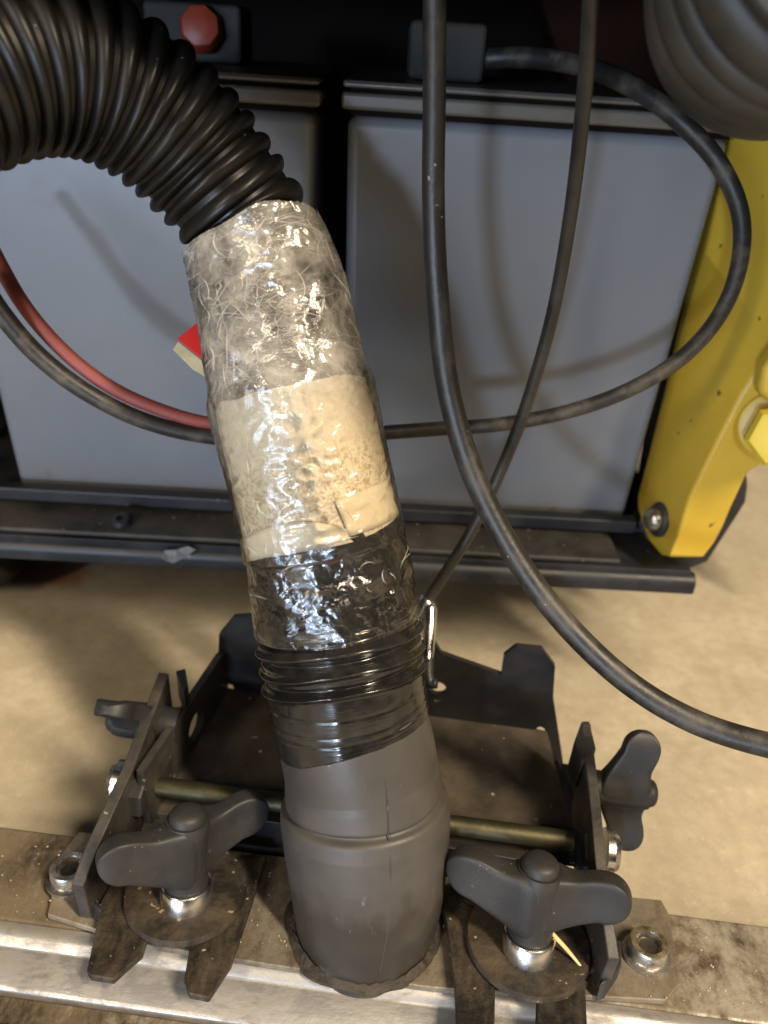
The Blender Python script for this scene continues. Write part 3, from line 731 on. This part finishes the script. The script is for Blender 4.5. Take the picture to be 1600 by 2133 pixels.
# pulled creases standing up from the film
fr_at = lambda sv: float(np.interp(sv, s, base_r))
def film_creases(n):
    V, F = [], []
    s_lo, s_hi = s_at(690, 1215), sTape0 - .002
    for q in range(n):
        up = random.random() < .84
        sv = random.uniform(s_at(600, 800), s_hi) if up else random.uniform(s_lo, s_at(600, 800))
        u = random.uniform(-.93, .93)
        ang = random.choice([random.gauss(1.45, .35), random.gauss(.35, .4), random.gauss(-.4, .35)])
        L = random.uniform(.004, .017) * (1 if up else .6)
        w = random.uniform(.00012, .00030)
        curv = random.gauss(0, .45)
        k = 9; row = []
        for i in range(k):
            t = (i / (k - 1) - .5) * L
            a = ang + curv * t / L
            su = min(.955, max(-.955, u + math.cos(a) * t / fr_at(sv)))
            ss = sv + math.sin(a) * t
            if not (s_lo - .004 < ss < s_hi): row = None; break
            ww = w * max(.15, 1 - (2 * i / (k - 1) - 1) ** 2)
            p = on_surface(su, ss, .0022 + .0003 * math.sin(3 * t / L + q)); o_ = (p - Vector([np.interp(ss, s, C[:, j]) for j in range(3)])).normalized()
            row.append((p, o_, ww))
        if not row: continue
        b0_ = len(V)
        for i, (p, o_, ww) in enumerate(row):
            q_ = row[min(i + 1, k - 1)][0] - row[max(i - 1, 0)][0]
            sd = q_.cross(o_).normalized()
            V += [p - sd * ww - o_ * ww, p + o_ * ww * 1.4, p + sd * ww - o_ * ww]
        for i in range(k - 1):
            for j in range(2): F.append([b0_ + i * 3 + j, b0_ + i * 3 + j + 1, b0_ + (i + 1) * 3 + j + 1, b0_ + (i + 1) * 3 + j])
    return V, F
mc, nt_, bb = nm("film_fold")
bb.inputs["Base Color"].default_value = (.62, .59, .53, 1); bb.inputs["Roughness"].default_value = .25; bb.inputs["Alpha"].default_value = .34
cv, cf = film_creases(240)
tag(mesh_obj("film_crease", cv, cf, mc, hose, smooth=180), kind="stuff")

# red and cream card sticking out behind the hose
card = tag(empty("warning_card", Pd(420, 740, .31)), "red card with a cream lower band poking out behind the taped hose", "card")
cd = lambda u, v: Pd(u, v, .306 + (u - 370) * .00006)
prism("red_face", [cd(u, v) for u, v in [(369, 706), (430, 655), (520, 700), (520, 816), (458, 778)]], fwd * .0010, M['red_card'], card, .0002)
prism("cream_face", [cd(u, v) for u, v in [(360, 728), (371, 711), (458, 781), (520, 819), (520, 838), (460, 805), (400, 768)]], fwd * .0014, M['cream_card'], card, .0002)

# second ribbed hose, top right corner
H2 = [(1630, 120, .46), (1634, 70, .33), (1640, 0, .225), (1680, -70, .185), (1790, -180, .160), (1900, -290, .145)]
C2, s2 = spline(P3(H2), 900)
T2, A2, B2 = frames(C2, (0, 0, 1))
f2 = (s2 / .0088) % 1.0
w2 = np.clip(np.sin(np.pi * np.clip((f2 - .08) / .84, 0, 1)), 0, 1) ** .6
r2 = np.interp(s2, [0, .1, .2, s2[-1]], [.033, .0362, .0368, .037])
hose2 = tag(empty("vacuum_hose", C2[-1]), "dusty grey ribbed hose blurred in the upper right corner", "hose")
sweep("ribbed_tube", C2, A2, B2, (r2 - .0052 * (1 - w2))[:, None] * np.ones((1, 64)), M['hose_dusty'], hose2, svals=s2)

# ------------------------------------------------------------------ the squeegee
P0 = Vector((0, .172, .062))
eb0, eb1 = Pz(0, 1717, .055), Pz(1600, 1925, .055)
e1 = (eb1 - eb0); e1.z = 0; e1.normalize()
TILT = R(9)
back = Vector((-e1.y, e1.x, 0))
n_s = (back * math.sin(TILT) + Vector((0, 0, math.cos(TILT)))).normalized()
e2 = n_s.cross(e1).normalized()
def S(u, v, h=0.0): return Pp(u, v, P0 + n_s * h, n_s)
sq = tag(empty("squeegee", (0, .20, 0)), "aluminium squeegee with black bracket, wing knobs and the hose cuff on it", "squeegee")
bA = S(0, 1717); fA = S(300, 1985)
yb = (bA - P0).dot(e2); yf = (fA - P0).dot(e2)
y2 = (S(300, 2097, -.006) - P0).dot(e2)
prof = [(yb, 0), (yb, -.040), (y2 - .045, -.040), (y2 - .045, -.012), (y2 - .012, -.0115), (y2 - .012, -.0085), (y2, -.0085), (y2 + .0005, -.0065), (yf - .003, -.0035), (yf - .0005, -.0012), (yf + .002, 0)]
def SP(a, b_, c): return P0 + e1 * a + e2 * b_ + n_s * c
# body split where the look changes: top casting, wiped front face
prism("body", [SP(-.45, b_, c) for b_, c in [(yb, -.0005), (yb, -.040), (yf + .006, -.040), (yf + .006, -.0005)]], e1 * .9, M['alu_top'], sq, .002, 3)
front = [(yf + .0055, -.040), (yf + .0055, .0006), (yf + .0015, .0010), (yf - .0008, -.0002), (yf - .003, -.0032), (y2 + .0012, -.0068), (y2, -.0082), (y2, -.040)]
prism("front_face", [SP(-.45, b_, c) for b_, c in front], e1 * .9, M['alu_front'], sq, .0008)
ledge = [(y2 - .0004, -.040), (y2 - .0004, -.0105), (y2 - .0105, -.0110), (y2 - .0110, -.0095), (y2 - .0135, -.0090), (y2 - .040, -.0130), (y2 - .040, -.040)]
prism("lower_ledge", [SP(-.45, b_, c) for b_, c in ledge], e1 * .9, M['alu_top'], sq, .0006)
# rubber blade under the body
prism("blade", [SP(-.45, y2 - .005, -.041), SP(-.45, y2 - .001, -.041), SP(-.45, y2 - .004, -.066), SP(-.45, y2 - .008, -.066)], e1 * .9, M['cable_dark'], sq, .0005)
# mounting plate
plate = prism("mounting_plate", [S(u, v, .0005) for u, v in [(165, 1742), (640, 1800), (1200, 1868), (1375, 1884), (1392, 1915), (1413, 2060), (1384, 2094), (900, 2068), (600, 2026), (300, 1978), (100, 1915), (128, 1790)]], n_s * .0030, M['plate'], sq, .0006)
def socket_screw(u, v):
    p = S(u, v, .0036)
    w = lathe("screw_washer", p, n_s, [(.0098, 0), (.0098, .0014), (.0086, .0018)], M['dull_chrome'], sq, 36)
    hd = lathe("socket_screw", p + n_s * .0019, n_s, [(.0080, 0), (.0080, .0052), (.0075, .0060), (.0054, .0060), (.0050, .0052), (.0049, .0021)], M['dull_chrome'], sq, 36)
    lathe("hex_recess", p + n_s * .0042, n_s, [(.0042, -.0002), (.0042, .0012)], M['socket'], hd, 6, smooth=20)
socket_screw(147, 1832); socket_screw(1345, 1990)

# bracket: pan with upturned flanges, holes cut through
ZP = .070
def plane_poly(name, uv, p0, n, thick, mat, parent, holes=(), bevel=.0005):
    P = [Pp(u, v, p0, n) for u, v in uv]
    if not holes:
        return prism(name, P, n * -thick, mat, parent, bevel)
    bm = bmesh.new()
    rings = [P]
    for u, v, ru, rv_, ang in holes:
        pts = []
        for k in range(18):
            a = 2 * math.pi * k / 18; du, dv = ru * math.cos(a), rv_ * math.sin(a)
            pts.append(Pp(u + du * math.cos(ang) - dv * math.sin(ang), v + du * math.sin(ang) + dv * math.cos(ang), p0, n))
        rings.append(pts)
    vs = [bm.verts.new(p) for r_ in rings for p in r_]
    for t in tessellate_polygon(rings):
        bm.faces.new([vs[i] for i in t])
    bmesh.ops.recalc_face_normals(bm, faces=bm.faces)
    off = Vector(parent.location) if parent else Vector()
    bmesh.ops.translate(bm, verts=bm.verts, vec=-off)
    me = bpy.data.meshes.new(name)
    bm.to_mesh(me); bm.free(); me.materials.append(mat)
    ob = bpy.data.objects.new(name, me); col.objects.link(ob)
    if parent: ob.parent = parent
    md = ob.modifiers.new("thick", 'SOLIDIFY'); md.thickness = thick; md.offset = 0
    return ob
UPZ = Vector((0, 0, 1))
# back flange plane through two points of the pan's back edge
q0, q1 = Pz(430, 1425, ZP), Pz(1140, 1520, ZP)
nb_ = (q1 - q0).cross(UPZ).normalized()
if nb_.y > 0: nb_ = -nb_
pan_uv = [(470, 1432), (890, 1462), (1140, 1522), (1160, 1600), (1205, 1745), (1215, 1800), (300, 1690), (330, 1640)]
plane_poly("pan", pan_uv, Vector((0, 0, ZP)), UPZ, .003, M['pan'], sq)
bf_uv = [(452, 1480), (458, 1318), (488, 1282), (545, 1278), (580, 1292), (600, 1330), (890, 1362), (905, 1335), (920, 1358), (1044, 1402), (1050, 1362), (1075, 1343), (1128, 1348), (1156, 1385), (1152, 1450), (1172, 1580), (1100, 1556), (880, 1490)]
plane_poly("back_flange", bf_uv, q0, nb_, .0028, M['bracket'], sq, holes=[(463 + 14, 1436, 13, 15, .2), (912, 1430, 18, 13, .2), (1124, 1527, 13, 17, .2)])
# side flanges
def vplane(a, b_, z):
    p, q_ = Pz(*a, z), Pz(*b_, z); n = (q_ - p).cross(UPZ).normalized(); return p, n
p, n = vplane((1148, 1530), (1212, 1770), ZP)
if n.x > 0: n = -n
plane_poly("side_flange", [(1155, 1446), (1166, 1450), (1192, 1548), (1222, 1660), (1252, 1775), (1240, 1860), (1222, 1850), (1150, 1540)], p, n, .0030, M['bracket'], sq, holes=[(1166, 1610, 9, 32, .15)])
p, n = vplane((466, 1440), (320, 1690), ZP)
if n.x < 0: n = -n
plane_poly("side_flange", [(470, 1352), (456, 1364), (385, 1470), (292, 1606), (306, 1715), (330, 1700), (470, 1455)], p, n, .0036, M['bracket_edge'], sq, holes=[(402, 1510, 12, 34, .30)])
# front wall of the bracket
p, n = vplane((330, 1745), (1200, 1860), .058)
if n.y > 0: n = -n
plane_poly("front_wall", [(480, 1700), (900, 1760), (1160, 1805), (1225, 1850), (1215, 1925), (960, 1920), (700, 1900), (470, 1860)], p, n, .004, M['bracket'], sq)
# straps standing on edge
def strap(top, zt_, ht, thick, front_uv):
    """top edge drawn by pixels; runs front to back"""
    P = [Pz(u, v, z) for u, v, z in top]
    d = (P[-1] - P[0]).normalized(); side = d.cross(UPZ).normalized()
    out = []
    lowr = [p - Vector((0, 0, h)) for p, h in zip(P, ht)]
    prism("strap", P + lowr[::-1], side * thick, M['bracket_edge'], sq, .0007)
strap([(352, 1402, .112), (278, 1602, .106), (200, 1776, .098), (174, 1846, .090)], 0, (.026, .040, .040, .022), .0052, None)
strap([(1231, 1506, .112), (1250, 1660, .107), (1268, 1850, .100), (1292, 2000, .088)], 0, (.026, .040, .040, .026), .0046, None)
prism("strap_tab", [Pz(u, v, .112) for u, v in [(366, 1397), (386, 1392), (392, 1428), (382, 1440)]], (0, 0, -.018), M['bracket'], sq, .0005)
prism("strap_tab", [Pz(u, v, .111) for u, v in [(1212, 1502), (1228, 1502), (1242, 1560), (1212, 1590), (1196, 1545)]], (0, 0, -.018), M['bracket'], sq, .0005)
# spacer rod, nuts and caps
r0, r1 = Pz(318, 1636, .083), Pz(1196, 1752, .083)
ax = (r1 - r0).normalized()
rr0 = .0043
lathe("spacer_rod", r0, ax, [(rr0 - .0006, 0), (rr0, .0006), (rr0, (r1 - r0).length - .0006), (rr0 - .0006, (r1 - r0).length)], M['zinc'], sq, 28)
def nutcap(pnut, sgn, capuv):
    lathe("lock_nut", pnut - ax * .0030, ax, [(.0098, 0), (.0105, .001), (.0105, .0062), (.0098, .0072)], M['black_steel'], sq, 6, smooth=20, x=n_s)
    lathe("screw_cap", Pz(*capuv, .083), ax * sgn, [(.0095, -.002), (.0095, .0010), (.0078, .0034), (.004, .0046)], M['chrome'], sq, 32)
nutcap(Pz(291, 1650, .086), -1, (250, 1626)); nutcap(Pz(1224, 1775, .086), 1, (1268, 1772))

# wing knobs: one shape, four of them
def make_knob():
    bm = bmesh.new()
    NX, NS = 60, 28
    L = .0375
    rings = []
    for i in range(NX + 1):
        x = -L * math.cos(math.pi * i / NX)
        a = abs(x) / L
        w = .0047 + .0052 * math.exp(-(x / .0105) ** 2) + .0010 * a
        top_ = .0400 - .0022 * math.exp(-((abs(x) - .014) / .007) ** 2) + .0020 * a
        bot = .0095 + .0115 * min(1, a * 1.45) ** 1.1
        endr = .012
        dx = max(0, abs(x) - (L - endr)) / endr
        k = math.sqrt(max(0, 1 - dx ** 2.2))
        mid = (top_ + bot) / 2 + .001 * a; hh = max((top_ - bot) / 2 * k, .0004); ww = max(w * min(1, .35 + .65 * k) * (1 if k > .05 else .3), .0006)
        bend = .0045 * math.sin(x / L * 2.2)                 # the wings sweep in a slight S
        ring = []
        for j in range(NS):
            t = 2 * math.pi * j / NS; c, sn = math.cos(t), math.sin(t)
            p_ = .34
            ring.append(bm.verts.new((x, bend + ww * (1 - .20 * (1 - abs(sn) ** 1.6) * min(1, a * 1.6)) * math.copysign(abs(c) ** p_, c), mid + hh * math.copysign(abs(sn) ** p_, sn))))
        rings.append(ring)
    for i in range(NX):
        for j in range(NS):
            bm.faces.new((rings[i][j], rings[i][(j + 1) % NS], rings[i + 1][(j + 1) % NS], rings[i + 1][j]))
    bm.faces.new(rings[0][::-1]); bm.faces.new(rings[-1])
    # stem + dome
    def lath(pr, n=36):
        rs = [[bm.verts.new((r_ * math.cos(2 * math.pi * k / n), r_ * math.sin(2 * math.pi * k / n), h)) for k in range(n)] for r_, h in pr]
        for i in range(len(rs) - 1):
            for k in range(n): bm.faces.new((rs[i][k], rs[i][(k + 1) % n], rs[i + 1][(k + 1) % n], rs[i + 1][k]))
        bm.faces.new(rs[0][::-1]); bm.faces.new(rs[-1])
    lath([(.0094, .004), (.0096, .0055), (.0092, .016), (.0092, .028), (.0097, .038), (.0090, .0402)])
    dome = [(.0078, .036), (.0078, .0418)] + [(.0074 * math.cos(a), .0424 + .0032 * math.sin(a)) for a in np.linspace(.12, 1.45, 8)]
    lath(dome)
    bmesh.ops.recalc_face_normals(bm, faces=bm.faces)
    me = bpy.data.meshes.new("wing_knob"); bm.to_mesh(me); bm.free()
    me.polygons.foreach_set("use_smooth", [True] * len(me.polygons)); me.set_sharp_from_angle(angle=R(50))
    me.materials.append(M['knob'])
    return me
def make_collar():
    bm = bmesh.new(); n = 40
    pr = [(.0112, -.002), (.0112, .0072), (.0106, .0080), (.0098, .0080), (.0096, .0050)]
    rs = [[bm.verts.new((r_ * math.cos(2 * math.pi * k / n), r_ * math.sin(2 * math.pi * k / n), h)) for k in range(n)] for r_, h in pr]
    for i in range(len(rs) - 1):
        for k in range(n): bm.faces.new((rs[i][k], rs[i][(k + 1) % n], rs[i + 1][(k + 1) % n], rs[i + 1][k]))
    bm.faces.new(rs[0][::-1]); bm.faces.new(rs[-1])
    me = bpy.data.meshes.new("collar"); bmesh.ops.recalc_face_normals(bm, faces=bm.faces); bm.to_mesh(me); bm.free()
    me.polygons.foreach_set("use_smooth", [True] * len(me.polygons)); me.set_sharp_from_angle(angle=R(40)); me.materials.append(M['chrome'])
    return me
knob_me, collar_me = make_knob(), make_collar()
def place_knob(base, axis, wing, collar=True, scale=1.0):
    X, Y, Z = frame_to(axis, wing)
    k = bpy.data.objects.new("wing_knob", knob_me); col.objects.link(k)
    k.parent = sq
    mat = Matrix(((X.x, Y.x, Z.x), (X.y, Y.y, Z.y), (X.z, Y.z, Z.z)))
    k.location = Vector(base) - Vector(sq.location)
    k.rotation_euler = mat.to_euler(); k.scale = (scale,) * 3
    if collar:
        c = bpy.data.objects.new("collar", collar_me); col.objects.link(c); c.parent = k
    return k
kax = (n_s + e2 * .12).normalized()
def washer(u, v, r):
    p = S(u, v, .0075)
    return p
for (cu_, cv_), (wa, wb) in [(((388, 1868)), ((200, 1800), (552, 1690))), (((1098, 1972)), ((945, 1795), (1305, 1915)))]:
    b0 = S(cu_, cv_, .0135)
    wd = S(*wb, .05) - S(*wa, .05)
    lathe("washer", S(cu_, cv_ - 4, .0095), n_s, [(.0245, 0), (.0250, .0008), (.0245, .0036), (.0115, .0040)], M['washer'], sq, 56)
    place_knob(b0, kax, wd, True, .94)
# side knobs
place_knob(Pz(1256, 1640, .094) - e1 * .012, e1, Pz(1345, 1560, .12) - Pz(1310, 1730, .085), False, .80)
place_knob(Pz(322, 1505, .096) + e1 * .016, -e1, (CAM - Pz(260, 1480, .1)), False, .86)

# fork prongs under the washers, reaching over the front
def prong(uv, h=.0062, t=.0032):
    return prism("prong", [S(u, v, h) for u, v in uv], n_s * t, M['grime'], sq, .0007)
prong([(232, 1845), (208, 1895), (198, 1960), (182, 2032), (190, 2044), (238, 2052), (262, 2030), (298, 1998), (318, 1935), (322, 1905), (335, 1850)])
prong([(420, 1850), (402, 1945), (384, 2050), (394, 2082), (436, 2090), (448, 2072), (482, 2020), (522, 1900), (556, 1790), (480, 1800)])
prong([(905, 1855), (930, 1940), (945, 2060), (950, 2170), (1028, 2175), (1030, 2040), (1012, 1980), (985, 1900)])
prong([(1120, 2020), (1118, 2060), (1112, 2170), (1222, 2180), (1216, 2050), (1205, 1990), (1160, 1960)])
prism("prong_bridge", [S(u, v, .0062) for u, v in [(232, 1860), (330, 1800), (556, 1800), (520, 1900), (440, 1935), (320, 1930), (240, 1900)]], n_s * .0025, M['grime'], sq, .0007)
prism("prong_bridge", [S(u, v, .0062) for u, v in [(905, 1855), (1000, 1830), (1230, 1900), (1265, 2010), (1215, 2040), (1110, 2050), (1010, 2010), (935, 1945)]], n_s * .0025, M['grime'], sq, .0007)
# bent strap feet
prism("strap_foot", [S(u, v, .012) for u, v in [(172, 1812), (196, 1816), (200, 1850), (212, 1898), (186, 1880), (174, 1850)]], n_s * -.010, M['black_steel'], sq, .001)
prism("strap_foot", [S(u, v, .012) for u, v in [(1268, 1955), (1296, 1958), (1295, 2005), (1268, 2046), (1248, 2052), (1262, 2010)]], n_s * -.010, M['black_steel'], sq, .001)

# packed dirt round the cuff and loose grit on the metal
def grit(name, n, fn, size, mat, label):
    bm = bmesh.new()
    for _ in range(n):
        p = fn()
        if p is None: continue
        r_ = size * random.uniform(.4, 1.3)
        m4 = Matrix.Translation(p) @ Quaternion(Vector((random.random(), random.random(), random.random())).normalized(), random.uniform(0, 6)).to_matrix().to_4x4() @ Matrix.Diagonal((r_, r_ * random.uniform(.4, 1), r_ * random.uniform(.3, .8), 1))
        bmesh.ops.create_icosphere(bm, subdivisions=1, radius=1, matrix=m4)
    me = bpy.data.meshes.new(name); bm.to_mesh(me); bm.free(); me.materials.append(mat)
    ob = bpy.data.objects.new(name, me); col.objects.link(ob)
    return tag(ob, label, kind="stuff")
M['mud'] = simple("packed_dirt", (.012, .010, .0075), (.055, .042, .029), .75, 120, bumps=.6)
plane_h = .0034
k0 = (P0 + n_s * plane_h - Vector(C[0])).dot(n_s) / Vector(Tn[0]).dot(n_s)
foot = Vector(C[0]) + Vector(Tn[0]) * k0                     # where the cuff's axis meets the plate
fr_ = float(np.interp(max(k0, 0), s, base_r))
nr, mr = 300, 16
ar = np.linspace(0, 2 * np.pi, nr + 1)
V_, F_ = [], []
for i in range(nr):
    a = ar[i]
    o_ = (e1 * math.cos(a) + e2 * math.sin(a)).normalized()
    c0 = foot + o_ * (fr_ - .0006)
    wide = .0012 + .0035 * max(0, mnoise.noise(Vector((math.cos(a) * 1.6, math.sin(a) * 1.6, 2.2)))) + .0024 * abs(math.cos(a)) ** 2
    wide += .0006 * mnoise.noise(c0 * 170) + .0003 * mnoise.noise(c0 * 500)
    for j in range(mr):
        t_ = j / (mr - 1)
        hgt = .0022 * (1 - t_) ** 1.6 * (1 + .5 * mnoise.noise((c0 + o_ * t_ * .006) * 330)) + .0006 * mnoise.noise((c0 + o_ * t_ * .006) * 900) * (1 - t_)
        V_.append(c0 + o_ * (wide * t_) + n_s * (max(0, hgt) + .0002 - .0010 * (t_ > .99)))
for i in range(nr):
    for j in range(mr - 1):
        F_.append([i * mr + j, ((i + 1) % nr) * mr + j, ((i + 1) % nr) * mr + j + 1, i * mr + j + 1])
mesh_obj("dirt_ring", V_, F_, M['mud'], sq, smooth=180)
def toppt():
    u = random.uniform(-20, 1620); v0 = 1725 + u * .128
    return S(u, random.uniform(v0 + 10, v0 + 185), .0040)
grit("grit", 260, toppt, .00045, M['crumb'], "pale grit scattered over the dirty squeegee top")

# straw
a0, a1 = S(1150, 1944, .022), S(1211, 2014, .0125)
o = cable("straw", [a0, a0.lerp(a1, .5) + n_s * .0004, a1], [.0009, .00085, .0005], M['straw'], None, 20, 7)
tag(o, "pale dry straw lying beside the right chrome collar", "straw")

# the machine stands a touch askew to the camera
def yaw(o, ang, piv):
    c_, s_ = math.cos(ang), math.sin(ang)
    d = o.location - Vector((piv[0], piv[1], 0))
    o.location = Vector((piv[0] + c_ * d.x - s_ * d.y, piv[1] + s_ * d.x + c_ * d.y, o.location.z))
    o.rotation_euler.z = ang
for o_ in (machine, bat_r, bat_l, con, ter): yaw(o_, R(1.3), (.08, .42))
